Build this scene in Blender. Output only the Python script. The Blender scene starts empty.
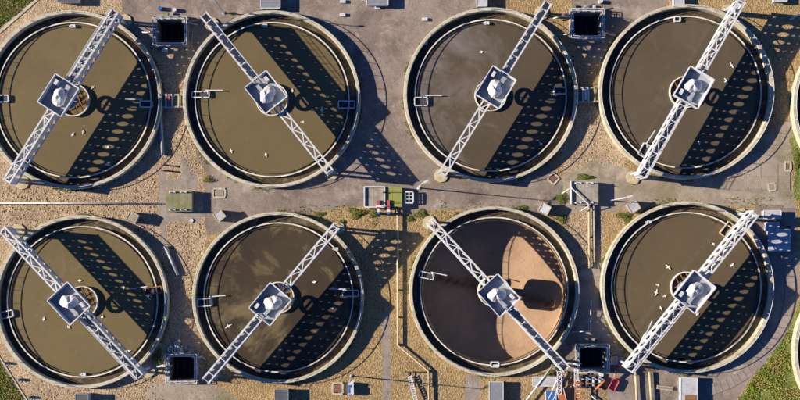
import bpy, bmesh, math, random
from mathutils import Vector, Matrix
from mathutils.geometry import delaunay_2d_cdt
random.seed(7)
PI = math.pi

# ---------------------------------------------------------------- camera, sky, sun
S = 0.2                 # metres per photo pixel on the ground
NX, NY = 392.0, 243.0   # pixel straight below the drone
HC = 1020 * S           # flying height
COT = 2.1               # shadow length per height
SH = Vector((1.0, -0.10, 0)).normalized()
sc = bpy.context.scene
cd = bpy.data.cameras.new('camera'); cam = bpy.data.objects.new('camera', cd); sc.collection.objects.link(cam)
cam.location = ((NX - 400) * S, (200 - NY) * S, HC)
cam.rotation_euler = (0, 0, 0)
cd.sensor_width = 36.0; cd.lens = 36.0 * 1020 / 800
cd.shift_x = (400 - NX) / 800; cd.shift_y = (NY - 200) / 800
cd.clip_start = 1; cd.clip_end = 3000
sc.camera = cam
EL = math.atan(1 / COT)
w = bpy.data.worlds.new('World'); sc.world = w; w.use_nodes = True
nt = w.node_tree
sky = nt.nodes.new('ShaderNodeTexSky'); sky.sky_type = 'NISHITA'; sky.sun_disc = False
sky.sun_elevation = EL; sky.sun_rotation = math.atan2(-SH.x, -SH.y)
sky.air_density = 0.7; sky.dust_density = 0.0; sky.ozone_density = 10.0
nt.nodes['Background'].inputs[1].default_value = 0.053
nt.links.new(sky.outputs[0], nt.nodes['Background'].inputs[0])
sd = bpy.data.lights.new('sun', 'SUN'); sun = bpy.data.objects.new('sun', sd); sc.collection.objects.link(sun)
sd.energy = 5.0; sd.angle = math.radians(0.5); sd.color = (1.0, 0.795, 0.555)
sdir = Vector((SH.x * math.cos(EL), SH.y * math.cos(EL), -math.sin(EL)))
sun.rotation_euler = sdir.to_track_quat('-Z', 'Y').to_euler()
sun.location = (-60, 6, 60)
sc.view_settings.view_transform = 'Standard'; sc.view_settings.look = 'None'
sc.view_settings.exposure = 1.12; sc.view_settings.gamma = 1.0
sc.cycles.max_bounces = 5; sc.cycles.diffuse_bounces = 1; sc.cycles.glossy_bounces = 2

# ---------------------------------------------------------------- helpers
C = sc.collection
def P(px, py, z=0.0):
    k = (HC - z) / HC * S
    return Vector(((px - NX) * k + (NX - 400) * S, -(py - NY) * k - (NY - 200) * S, z))

class MB:
    def __init__(s): s.v = []; s.f = []
    def add(s, vs, fs):
        o = len(s.v); s.v += [tuple(v) for v in vs]; s.f += [tuple(i + o for i in f) for f in fs]; return s
    def box(s, c, d, rz=0.0, M=None):
        hx, hy, hz = d[0] / 2, d[1] / 2, d[2] / 2
        cr, sr = math.cos(rz), math.sin(rz); vs = []
        for z in (-hz, hz):
            for x, y in ((-hx, -hy), (hx, -hy), (hx, hy), (-hx, hy)):
                p = Vector((x * cr - y * sr + c[0], x * sr + y * cr + c[1], z + c[2]))
                vs.append(M @ p if M else p)
        return s.add(vs, [(3, 2, 1, 0), (4, 5, 6, 7), (0, 1, 5, 4), (1, 2, 6, 5), (2, 3, 7, 6), (3, 0, 4, 7)])
    def bar(s, a, b, wd, ht):
        a = Vector(a); b = Vector(b); d = (b - a).normalized()
        up = Vector((0, 0, 1)) if abs(d.z) < .95 else Vector((0, 1, 0))
        n = d.cross(up).normalized(); u = n.cross(d)
        vs = []
        for p in (a, b):
            for i, j in ((-1, -1), (1, -1), (1, 1), (-1, 1)): vs.append(p + n * (i * wd / 2) + u * (j * ht / 2))
        return s.add(vs, [(3, 2, 1, 0), (4, 5, 6, 7), (0, 1, 5, 4), (1, 2, 6, 5), (2, 3, 7, 6), (3, 0, 4, 7)])
    def tube(s, pts, r, n=8, r2=None):
        pts = [Vector(p) for p in pts]; rings = []
        for i, p in enumerate(pts):
            d = (pts[min(i + 1, len(pts) - 1)] - pts[max(i - 1, 0)]).normalized()
            up = Vector((0, 0, 1)) if abs(d.z) < .9 else Vector((1, 0, 0))
            a = d.cross(up).normalized(); b = a.cross(d)
            rr = r if r2 is None else r + (r2 - r) * i / (len(pts) - 1)
            rings.append([p + (a * math.cos(t * 2 * PI / n) + b * math.sin(t * 2 * PI / n)) * rr for t in range(n)])
        vs = [v for R in rings for v in R]; fs = []
        for i in range(len(pts) - 1):
            for t in range(n):
                u = (t + 1) % n; fs.append((i * n + t, i * n + u, (i + 1) * n + u, (i + 1) * n + t))
        fs.append(tuple(range(n - 1, -1, -1))); fs.append(tuple((len(pts) - 1) * n + t for t in range(n)))
        return s.add(vs, fs)
    def lathe(s, prof, n=96, c=(0, 0, 0), closed=False, a0=0.0, a1=2 * PI):
        full = abs(a1 - a0 - 2 * PI) < 1e-6; m = n if full else n + 1; k = len(prof); vs = []
        for i in range(m):
            a = a0 + (a1 - a0) * i / n
            for r, z in prof: vs.append((c[0] + r * math.cos(a), c[1] + r * math.sin(a), c[2] + z))
        fs = []; ks = k if closed else k - 1
        for i in range(n):
            j = (i + 1) % m
            for q in range(ks):
                q2 = (q + 1) % k; fs.append((i * k + q, j * k + q, j * k + q2, i * k + q2))
        return s.add(vs, fs)
    def prism(s, poly, z0, z1):
        n = len(poly)
        vs = [(p[0], p[1], z0) for p in poly] + [(p[0], p[1], z1) for p in poly]
        fs = [tuple(range(n - 1, -1, -1)), tuple(range(n, 2 * n))] + [(i, (i + 1) % n, n + (i + 1) % n, n + i) for i in range(n)]
        return s.add(vs, fs)
    def mesh(s, name, mat, smooth=False, fix=True):
        me = bpy.data.meshes.new(name); me.from_pydata(s.v, [], s.f)
        if fix:
            bm = bmesh.new(); bm.from_mesh(me); bmesh.ops.recalc_face_normals(bm, faces=bm.faces); bm.to_mesh(me); bm.free()
        me.materials.append(mat)
        if smooth:
            for p in me.polygons: p.use_smooth = True
        return me
    def build(s, name, mat, parent=None, smooth=False, fix=True):
        return link(name, s.mesh(name, mat, smooth, fix), parent)

def link(name, data, parent=None, loc=None, rz=None):
    o = bpy.data.objects.new(name, data); C.objects.link(o)
    if parent: o.parent = parent
    if loc is not None: o.location = loc
    if rz is not None: o.rotation_euler = (0, 0, rz)
    return o
def tag(o, label=None, cat=None, group=None, kind=None):
    if label: o['label'] = label
    if cat: o['category'] = cat
    if group: o['group'] = group
    if kind: o['kind'] = kind
    return o
def thing(name, loc, rz, label, cat, group=None):
    return tag(link(name, None, None, loc, rz), label, cat, group)

# ---------------------------------------------------------------- materials
class NT:
    def __init__(s, name):
        s.m = bpy.data.materials.new(name); s.m.use_nodes = True; s.t = s.m.node_tree
        s.b = s.t.nodes['Principled BSDF']; s.L = s.t.links.new
    def n(s, t, **k):
        x = s.t.nodes.new(t)
        for a, v in k.items(): setattr(x, a, v)
        return x
    def pos(s, world=True):
        if world: return s.n('ShaderNodeNewGeometry').outputs['Position']
        tc = s.n('ShaderNodeTexCoord'); oi = s.n('ShaderNodeObjectInfo')
        a = s.n('ShaderNodeVectorMath', operation='MULTIPLY_ADD')
        s.L(oi.outputs['Random'], a.inputs[0]); a.inputs[1].default_value = (37, 53, 11); s.L(tc.outputs['Object'], a.inputs[2])
        return a.outputs[0]
    def noise(s, v, scale, detail=4, rough=.6, dist=0):
        x = s.n('ShaderNodeTexNoise'); s.L(v, x.inputs['Vector'])
        x.inputs['Scale'].default_value = scale; x.inputs['Detail'].default_value = detail
        x.inputs['Roughness'].default_value = rough; x.inputs['Distortion'].default_value = dist
        return x.outputs['Fac']
    def vor(s, v, scale, out='Color', feat='F1'):
        x = s.n('ShaderNodeTexVoronoi', feature=feat); s.L(v, x.inputs['Vector']); x.inputs['Scale'].default_value = scale
        return x.outputs[out]
    def ramp(s, f, stops):
        x = s.n('ShaderNodeValToRGB'); s.L(f, x.inputs[0]); e = x.color_ramp.elements
        while len(e) < len(stops): e.new(.5)
        for q, (p, c) in zip(e, stops):
            q.position = p; q.color = (c, c, c, 1) if isinstance(c, (int, float)) else (*c, 1)
        return x.outputs[0]
    def mix(s, f, a, b, mode='MIX'):
        x = s.n('ShaderNodeMix', data_type='RGBA', blend_type=mode)
        for v, i in ((f, 0), (a, 6), (b, 7)):
            if isinstance(v, (int, float)): x.inputs[i].default_value = v
            elif isinstance(v, tuple): x.inputs[i].default_value = (*v, 1)
            else: s.L(v, x.inputs[i])
        return x.outputs[2]
    def bump(s, f, strength, dist=.1):
        x = s.n('ShaderNodeBump'); s.L(f, x.inputs['Height']); x.inputs['Strength'].default_value = strength
        x.inputs['Distance'].default_value = dist; s.L(x.outputs[0], s.b.inputs['Normal'])
    def done(s, col, rough=.8, metal=0., spec=.3):
        if isinstance(col, tuple): s.b.inputs['Base Color'].default_value = (*col, 1)
        else: s.L(col, s.b.inputs['Base Color'])
        if isinstance(rough, float): s.b.inputs['Roughness'].default_value = rough
        else: s.L(rough, s.b.inputs['Roughness'])
        s.b.inputs['Metallic'].default_value = metal; s.b.inputs['Specular IOR Level'].default_value = spec
        return s.m

ADJ = (1.0, 1.12, 1.37)
def adj(c): return tuple(min(.82, a * b) for a, b in zip(c, ADJ))
def simple(name, c1, c2, scale=1.5, rough=.7, dirt=None, fine=12., world=False, bump=.0, metal=0., spec=.3, dscale=.6):
    c1 = adj(c1); c2 = adj(c2); dirt = adj(dirt) if dirt else None
    g = NT(name); p = g.pos(world)
    col = g.mix(g.ramp(g.noise(p, scale), [(.35, 0.), (.65, 1.)]), c1, c2)
    col = g.mix(g.ramp(g.noise(p, fine, 3), [(.3, .0), (.8, .35)]), col, tuple(x * .45 for x in c1))
    if dirt: col = g.mix(g.ramp(g.noise(p, dscale, 6, .7), [(.48, 0.), (.68, .85)]), col, dirt)
    if bump: g.bump(g.noise(p, fine, 4), bump, .05)
    return g.done(col, rough, metal, spec)

def ground_mat(name, a, b, dark, light, pebble=3.0, peb=.5, big=.05, bump=.5, fine=.35):
    a, b, dark, light = (adj(q) for q in (a, b, dark, light))
    g = NT(name); p = g.pos()
    col = g.mix(g.ramp(g.noise(p, big, 6, .65), [(.42, 0.), (.58, 1.)]), a, b)
    col = g.mix(g.ramp(g.noise(p, big * 3.1, 8, .72, .6), [(.47, 0.), (.66, .85)]), col, dark)
    col = g.mix(g.ramp(g.noise(p, big * 5.7, 8, .75, .3), [(.52, 0.), (.70, .85)]), col, light)
    col = g.mix(g.ramp(g.noise(p, .9, 6, .75, .8), [(.52, 0.), (.75, .55)]), col, dark)
    sep = g.n('ShaderNodeSeparateColor'); g.L(g.vor(p, pebble), sep.inputs[0])
    col = g.mix(peb, col, g.ramp(sep.outputs[0], [(0., tuple(x * .35 for x in a)), (.4, a), (1., tuple(min(1, x * 1.5) for x in light))]))
    ed = g.vor(p, pebble, 'Distance')
    col = g.mix(g.ramp(ed, [(.45, 0.), (.75, peb)]), col, tuple(x * .3 for x in dark))
    col = g.mix(g.ramp(g.noise(p, 9, 3), [(.4, 0.), (.7, fine)]), col, tuple(x * .4 for x in a))
    g.bump(g.mix(.5, g.noise(p, 2.2, 6, .75), ed), bump, .25)
    return g.done(col, .95, 0, .15)

M = {}
M['gravel'] = ground_mat('gravel', (.42, .305, .185), (.33, .235, .14), (.19, .137, .09), (.54, .42, .27), 4.2, .36, .05, .6, .3)
M['soil'] = ground_mat('sandy_soil', (.37, .25, .11), (.29, .20, .10), (.17, .125, .055), (.43, .31, .17), 3.6, .32, .06, .7)
M['asphalt'] = ground_mat('worn_asphalt', (.19, .15, .122), (.27, .222, .18), (.105, .08, .063), (.42, .36, .30), 4.0, .08, .035, .14, .16)
M['old_concrete'] = ground_mat('old_concrete', (.25, .205, .155), (.33, .275, .21), (.15, .135, .06), (.44, .375, .27), 4.0, .07, .05, .14, .16)
M['path'] = simple('path_concrete', (.24, .20, .165), (.30, .255, .21), .5, .9, (.15, .125, .09), 5., True, .3)
M['slab'] = simple('slab_concrete', (.25, .20, .175), (.31, .26, .225), .4, .9, (.17, .14, .10), 5., False, .3)
M['grass_soil'] = ground_mat('grass_soil', (.13, .17, .03), (.19, .21, .055), (.075, .10, .02), (.34, .28, .13), 3.5, .3, .12, .8)
g = NT('grass_blades'); p = g.pos()
M['grass'] = g.done(g.mix(g.ramp(g.noise(p, .35, 5), [(.35, 0.), (.65, 1.)]), g.mix(g.noise(p, 5, 2), (.12, .24, .02), (.24, .34, .05)), (.36, .31, .13)), .8, 0, .2)
g = NT('leaf'); p = g.pos()
M['leaf'] = g.done(g.mix(g.noise(p, 2.5, 3), (.04, .085, .014), (.17, .21, .035)), .7, 0, .2)
M['wall'] = simple('rim_concrete', (.50, .45, .33), (.40, .36, .25), .5, .85, (.24, .21, .12), 4., True, .25)
M['wall_out'] = M['wall']
M['concrete'] = simple('concrete', (.34, .31, .25), (.27, .24, .19), .6, .9, (.15, .13, .09), 5., True, .3)
M['cream'] = simple('cream_concrete', (.50, .42, .25), (.42, .34, .20), .8, .85, (.24, .20, .10), 5., True, .2)
M['moss'] = simple('mossy_concrete', (.24, .22, .13), (.17, .17, .075), .45, .95, (.11, .12, .03), 4., True, .4)
M['moss_bright'] = simple('moss', (.26, .27, .06), (.20, .21, .05), .6, .95, (.30, .27, .14), 4., True, .5)
M['white'] = simple('white_paint', (.62, .62, .60), (.52, .53, .53), .7, .45, (.34, .33, .30), 5., False, 0, spec=.4)
M['pale_steel'] = simple('galvanised_steel', (.36, .38, .40), (.28, .30, .32), .9, .5, (.22, .21, .19), 6., False, 0, spec=.4)
M['deck'] = simple('deck_grating', (.36, .36, .35), (.28, .28, .28), 1.2, .7, (.20, .19, .17), 14.)
M['rust'] = simple('rusted_steel', (.30, .13, .05), (.20, .08, .035), 1.1, .85, (.38, .22, .11), 7.)
M['rail'] = simple('rail_steel', (.60, .60, .58), (.50, .50, .49), 1., .5)
M['weir'] = simple('weir_plate', (.72, .69, .62), (.55, .52, .44), .9, .6, (.30, .25, .15), 4., True)
M['algae'] = simple('channel_algae', (.075, .055, .03), (.045, .035, .02), .5, .45, (.17, .13, .08), 3., True, .3)
M['dark'] = simple('dark_steel', (.035, .037, .045), (.06, .06, .07), .8, .6)
M['blue'] = simple('blue_paint', (.03, .10, .32), (.04, .13, .38), .8, .5)
M['red'] = simple('red_paint', (.44, .085, .10), (.36, .07, .085), .9, .45, (.30, .10, .09))
M['orange'] = simple('orange_paint', (.55, .14, .03), (.48, .12, .03), .9, .5, (.25, .10, .05))
M['roof'] = simple('roof_felt', (.20, .215, .235), (.15, .16, .18), .6, .7, (.28, .28, .28), 5.)
M['roof_pale'] = simple('roof_sheet', (.46, .46, .46), (.38, .38, .38), .6, .6, (.28, .27, .25), 5.)
M['roof_dark'] = simple('roof_dark', (.06, .07, .085), (.09, .10, .115), .6, .7)
M['wood'] = simple('brown_boards', (.24, .12, .055), (.17, .085, .04), .8, .8)
M['brown'] = simple('brown_cover', (.22, .10, .07), (.16, .08, .055), 1.0, .8)
M['feather'] = simple('white_feathers', (.82, .81, .78), (.72, .71, .70), 3., .7)
M['tarp'] = simple('weathered_cover', (.66, .62, .56), (.52, .49, .44), 1.6, .8, (.36, .33, .28), 5., False, .3, dscale=1.2)
M['stone'] = simple('stone', (.45, .34, .205), (.35, .26, .155), 3., .9, (.25, .18, .115), world=True)

def water(name, c1, c2, scum=None, sscale=.12, lo=.5, hi=.7, streak=False):
    c1 = adj(c1); c2 = adj(c2); scum = adj(scum) if scum else None
    g = NT(name); p = g.pos()
    col = g.mix(g.ramp(g.noise(p, .07, 5, .6, .5), [(.35, 0.), (.65, 1.)]), c1, c2)
    col = g.mix(g.ramp(g.noise(p, 1.3, 5, .7), [(.4, 0.), (.8, .3)]), col, tuple(x * .55 for x in c1))
    if scum:
        f = g.noise(p, sscale, 10, .70, .9)
        if streak:      # scum drifted to one side of the tank by the wind
            sx = g.n('ShaderNodeSeparateXYZ'); g.L(p, sx.inputs[0]); mr = g.n('ShaderNodeMapRange'); g.L(sx.outputs[0], mr.inputs[0])
            for q, v_ in zip((1, 2, 3, 4), (4., 30., .12, -.22)): mr.inputs[q].default_value = v_
            ad = g.n('ShaderNodeMath', operation='ADD'); g.L(f, ad.inputs[0]); g.L(mr.outputs[0], ad.inputs[1]); f = ad.outputs[0]
        col = g.mix(g.ramp(f, [(lo, 0.), (hi, 1.)]), col, scum)
    g.bump(g.noise(p, 1.6, 3), .03, .1)
    g.b.inputs['IOR'].default_value = 1.33
    return g.done(col, .10, 0, .5)
OL = (.150, .115, .056); OL2 = (.125, .096, .048)
WM = [water('olive_water', OL, OL2, (.105, .085, .05), .2, .55, .8),
      water('plain_olive_water', (.140, .108, .052), (.125, .095, .046)),
      water('scummy_water', (.090, .069, .045), (.076, .060, .040), (.185, .16, .145), .10, .46, .78, True),
      water('grey_olive_water', (.098, .076, .047), (.084, .066, .042), (.13, .108, .08), .16, .56, .85),
      water('tan_water', (.155, .118, .056), (.135, .104, .05), (.19, .15, .085), .14, .58, .8),
      water('blackish_water', (.058, .043, .027), (.042, .032, .022), (.14, .108, .055), .11, .52, .64),
      None,
      water('brown_olive_water', (.108, .082, .045), (.094, .072, .041), (.08, .062, .04), .2, .55, .8)]
g = NT('drained_sludge'); p = g.pos()
col = g.mix(g.ramp(g.noise(p, .12, 7, .65, .5), [(.36, 0.), (.66, 1.)]), (.36, .265, .195), (.27, .195, .145))
col = g.mix(g.ramp(g.noise(p, .35, 8, .7), [(.5, 0.), (.75, .7)]), col, (.17, .145, .13))
g.bump(g.noise(p, 1.1, 6, .7), .5, .2)
M['sludge'] = g.done(col, .75, 0, .3)

# ---------------------------------------------------------------- layout tables (photo pixels)
WT = 1.67      # wall top
TANKS = [  # cx, cy, r
    (72, 99.5, 89.5), (271.5, 99, 88.9), (491, 94.7, 87.4), (686.5, 91.5, 87.5),
    (81, 302, 86.8), (278, 297.7, 86), (494.5, 291.5, 85.2), (687.5, 287.5, 86.2)]
EDGE = [(882, 106, 89), (883, 352, 89)]
CHAM = [(154, 17, 189, 47.5), (569, 9.5, 604, 40.5), (166.5, 352.5, 199, 383.5), (575, 343, 608.5, 372)]
RB = 17.5      # wall outer radius of the base mesh

# ---------------------------------------------------------------- ground (one sheet cut into regions, holes for tanks and pits)
def wob(poly, step=5., amp=1.1, seed=0):
    rnd = random.Random(seed); out = []
    for i, a in enumerate(poly):
        b = poly[(i + 1) % len(poly)]; d = math.hypot(b[0] - a[0], b[1] - a[1]); n = max(1, int(d / step))
        for k in range(n):
            t = k / n; q = amp if k else amp * .3
            out.append((a[0] + (b[0] - a[0]) * t + rnd.uniform(-q, q), a[1] + (b[1] - a[1]) * t + rnd.uniform(-q, q)))
    return out
REG = [  # first match wins
    ('grass_verge', 'grass_soil', wob([(-60, 76), (-60, -60), (106, -60), (33, 0), (0, 27)], 4, .8, 1)),
    ('grass_verge', 'grass_soil', wob([(-60, 266), (-60, 460), (66, 460), (24.5, 400), (0, 362)], 4, .8, 2)),
    ('grass_verge', 'grass_soil', wob([(738, 400), (752, 379), (771, 353), (788, 331), (796, 312), (800, 296), (880, 290), (880, 460), (700, 460)], 4, 1.3, 3)),
    ('grass_verge', 'grass_soil', wob([(789, 140), (800, 130), (860, 130), (860, 203), (796, 201), (793, 186), (796, 170)], 4, 1., 31)),
    ('footpath', 'path', [(382, 312), (390.2, 312), (390.6, 460), (382.4, 460)]),
    ('footpath', 'path', [(159, 168), (166, 171), (166, 250), (161, 250)]),
    ('footpath', 'path', [(180, 153), (186, 158), (199, 182), (196, 190), (166, 188), (166, 180), (183, 178)]),
    ('footpath', 'path', [(466, 374), (480, 377), (479, 460), (461, 460)]),
    ('footpath', 'path', [(166, 212), (206, 211), (200, 221), (166, 222)]),
    ('asphalt_road', 'asphalt', wob([(192, -60), (482, -60), (482, 22), (440, 60), (560, 176), (566, 207), (545, 214), (430, 209), (412, 215), (404, 209), (372, 208), (342, 207), (310, 214), (250, 228), (224, 232), (207, 236), (203, 205), (206, 172), (197, 160), (192, 30)], 6, 1.2, 4)),
    ('asphalt_road', 'asphalt', wob([(566, -60), (672, -60), (668, 4), (650, 13), (630, 26), (604, 62), (578, 50), (572, 6)], 6, 1.2, 5)),
    ('asphalt_road', 'asphalt', wob([(113, -60), (192, -60), (192, 46), (158, 50), (140, 33), (124, 22)], 6, 1.2, 6)),
    ('concrete_yard', 'old_concrete', wob([(598, 160), (640, 172), (740, 152), (793, 118), (793, 205), (640, 209), (600, 213), (566, 212), (562, 176)], 6, 1.1, 7)),
    ('asphalt_road', 'asphalt', wob([(756, 206), (796, 205), (800, 290), (795, 311), (786, 331), (769, 353), (750, 379), (736, 400), (705, 460), (612, 460), (606, 372), (640, 368), (700, 340)], 6, 1.0, 8)),
    ('asphalt_road', 'asphalt', wob([(566, 268), (600, 262), (612, 300), (614, 345), (640, 372), (606, 374), (570, 374), (560, 340)], 6, 1.0, 9)),
    ('concrete_yard', 'old_concrete', wob([(120, 460), (150, 386), (166, 381), (215, 384), (240, 400), (250, 460)], 5, 1.0, 10)),
    ('gravel_ground', 'gravel', wob([(-60, -60), (192, -60), (207, 236), (196, 300), (204, 383), (130, 400), (60, 460), (-60, 460)], 8, 1., 11)),
    ('gravel_ground', 'gravel', wob([(566, 100), (625, 100), (625, 172), (560, 172)], 8, 1., 12)),
    ('gravel_ground', 'gravel', wob([(566, 208), (604, 208), (604, 268), (566, 270)], 8, 1., 13)),
]
def inpoly(x, y, poly):
    c = False; j = len(poly) - 1
    for i in range(len(poly)):
        xi, yi = poly[i]; xj, yj = poly[j]
        if (yi > y) != (yj > y) and x < (xj - xi) * (y - yi) / (yj - yi) + xi: c = not c
        j = i
    return c
tank_w = []   # world centre and radius
for cx, cy, r in TANKS + EDGE:
    c = P(cx, cy, WT); tank_w.append((c.x, c.y, r * S * (HC - WT) / HC))
def build_ground():
    vs = []; es = []
    def loop(pts):
        o = len(vs); n = len(pts)
        for q in pts: vs.append(Vector((q[0], q[1])))
        for i in range(n): es.append((o + i, o + (i + 1) % n))
    regw = []
    for nme, m, poly in REG:
        pw = [P(*q) for q in poly]; pw = [(q.x, q.y) for q in pw]; regw.append((nme, m, pw)); loop(pw)
    for x, y, r in tank_w: loop([(x + (r - .4) * math.cos(a * PI / 48), y + (r - .4) * math.sin(a * PI / 48)) for a in range(96)])
    chw = []
    for x0, y0, x1, y1 in CHAM:
        a = P(x0 + 1.5, y1 - 1.5); b = P(x1 - 1.5, y0 + 1.5); chw.append((a.x, a.y, b.x, b.y)); loop([(a.x, a.y), (b.x, a.y), (b.x, b.y), (a.x, b.y)])
    B = 700
    loop([(-B, -B), (B, -B), (B, B), (-B, B)])
    ov, oe, of, *_ = delaunay_2d_cdt(vs, es, [], 0, 1e-4)
    groups = {}
    for f in of:
        cx = sum(ov[i].x for i in f) / len(f); cy = sum(ov[i].y for i in f) / len(f)
        if any((cx - x) ** 2 + (cy - y) ** 2 < (r - .4) ** 2 for x, y, r in tank_w): continue
        if any(x0 < cx < x1 and y0 < cy < y1 for x0, y0, x1, y1 in chw): continue
        key = ('ground', 'soil', -1)
        for k, (nme, m, pw) in enumerate(regw):
            if inpoly(cx, cy, pw): key = (nme, m, k); break
        groups.setdefault(key, []).append(f)
    for (nme, m, k), fs in groups.items():
        used = {}; v2 = []; f2 = []
        for f in fs:
            q = []
            for i in f:
                if i not in used: used[i] = len(v2); v2.append((ov[i].x, ov[i].y, 0.0))
                q.append(used[i])
            a, b, c = (v2[i] for i in q[:3])
            if (b[0] - a[0]) * (c[1] - a[1]) - (b[1] - a[1]) * (c[0] - a[0]) < 0: q.reverse()
            f2.append(q)
        mb = MB(); mb.v = v2; mb.f = f2
        tag(mb.build(nme, M[m], None, fix=False), kind='structure')
build_ground()

# ---------------------------------------------------------------- settlement tanks
NAMES = ['at the top left corner', 'second in the upper row', 'with grey scum, third in the upper row', 'at the right end of the upper row',
         'at the left end of the lower row', 'with brown patches, second in the lower row', '', 'at the right end of the lower row']
WCOL = ['olive brown', 'plain olive', 'dull grey brown', 'grey olive', 'tan', 'dark', '', 'brown olive']
WCH = .06; WL = .45; WRT = .85
wall_me = MB().lathe([(RB, -.3), (RB, WT - .08), (RB - .06, WT), (RB - .62, WT), (RB - .68, WT - .06), (RB - .68, -.3)], 128, closed=True).mesh('tank_wall', M['wall'])
weirw_me = MB().lathe([(15.33, -.3), (15.33, WRT - .05), (15.07, WRT - .05), (15.07, -.3)], 128, closed=True).mesh('weir_wall', M['algae'])
lip_me = MB().lathe([(15.35, WRT - .12), (15.35, WRT), (15.11, WRT), (15.11, WRT - .12)], 128, closed=True).mesh('weir_plate', M['weir'])
baf_me = MB().lathe([(14.70, 0.1), (14.70, .68), (14.62, .68), (14.62, 0.1)], 128, closed=True).mesh('scum_baffle', M['algae'])
chan_me = MB().lathe([(15.2, WCH), (16.9, WCH)], 128).mesh('channel_floor', M['algae'])
rail = MB()
NP = 40
for zz, hh in ((WT + .98, .06),): rail.lathe([(RB - .30, zz - hh), (RB - .30, zz + hh), (RB - .36, zz + hh), (RB - .36, zz - hh)], 112, closed=True)
for i in range(NP):
    a = 2 * PI * i / NP; rail.box(((RB - .33) * math.cos(a), (RB - .33) * math.sin(a), WT + .49), (.07, .07, .98), a)
rail_me = rail.mesh('handrail', M['rail'])
well_me = MB().lathe([(3.22, -1.6), (3.22, 1.15), (3.02, 1.15), (3.02, -1.6)], 64, closed=True).mesh('stilling_well', M['weir'])
def water_disc(mat):
    mb = MB(); n = 128
    mb.v = [(0, 0, WL)]; 
    for r in (3.1, 8, 15.12):
        mb.v += [(r * math.cos(2 * PI * i / n), r * math.sin(2 * PI * i / n), WL) for i in range(n)]
    for i in range(n):
        j = (i + 1) % n; mb.f.append((0, 1 + i, 1 + j))
        for q in range(2): mb.f.append((1 + q * n + i, 1 + (q + 1) * n + i, 1 + (q + 1) * n + j, 1 + q * n + j))
    return mb.mesh('water', mat, fix=False)
def frame_box(mb, c, lx, ly, rz, z0, z1, t=.12):
    cr, sr = math.cos(rz), math.sin(rz)
    for dx, dy, sx, sy in ((0, ly / 2, lx, t), (0, -ly / 2, lx, t), (lx / 2, 0, t, ly - t), (-lx / 2, 0, t, ly - t)):
        mb.box((c[0] + dx * cr - dy * sr, c[1] + dx * sr + dy * cr, (z0 + z1) / 2), (sx, sy, z1 - z0), rz)
# scum boxes on each tank: (px, py, along, across, rz_deg, colour, arm?)
SCUM = {0: [(3, 98.5, 2.0, 1.3, 0, 'white', 0), (146, 104, 2.4, 1.2, 0, 'rail', 1)],
        1: [(200.5, 94.5, 3.4, 1.1, 0, 'white', 1), (346.5, 104.5, 3.2, 1.4, 0, 'rail', 0)],
        2: [(421, 101.5, 2.6, 1.6, 0, 'white', 1), (560, 90.5, 2.4, 1.3, 0, 'rail', 0)],
        3: [(644.5, 150, 2.6, 1.5, 62, 'white', 1), (677.5, 19, 1.2, .9, 0, 'rail', 0)],
        4: [(152.5, 290.5, 3.6, 1.3, 8, 'rust', 1), (6.5, 314.5, 2.6, 1.3, 12, 'white', 0)],
        5: [(204.5, 302.5, 3.0, 1.5, 4, 'white', 1), (350.5, 293.5, 3.2, 1.2, 0, 'rail', 1)],
        6: [(426.5, 275.5, 3.0, 1.2, -12, 'white', 1), (495, 364.5, 1.6, 1.0, 0, 'white', 0)],
        7: [(727, 229, 3.0, 1.3, 52, 'cream', 0), (646, 339, 2.2, 1.2, 60, 'white', 1)]}
TOPB = {0: (73, 26), 1: (265, 25.5), 2: (487, 23), 4: (83.5, 374.5), 5: (336, 249), 7: (649.5, 222)}
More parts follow.
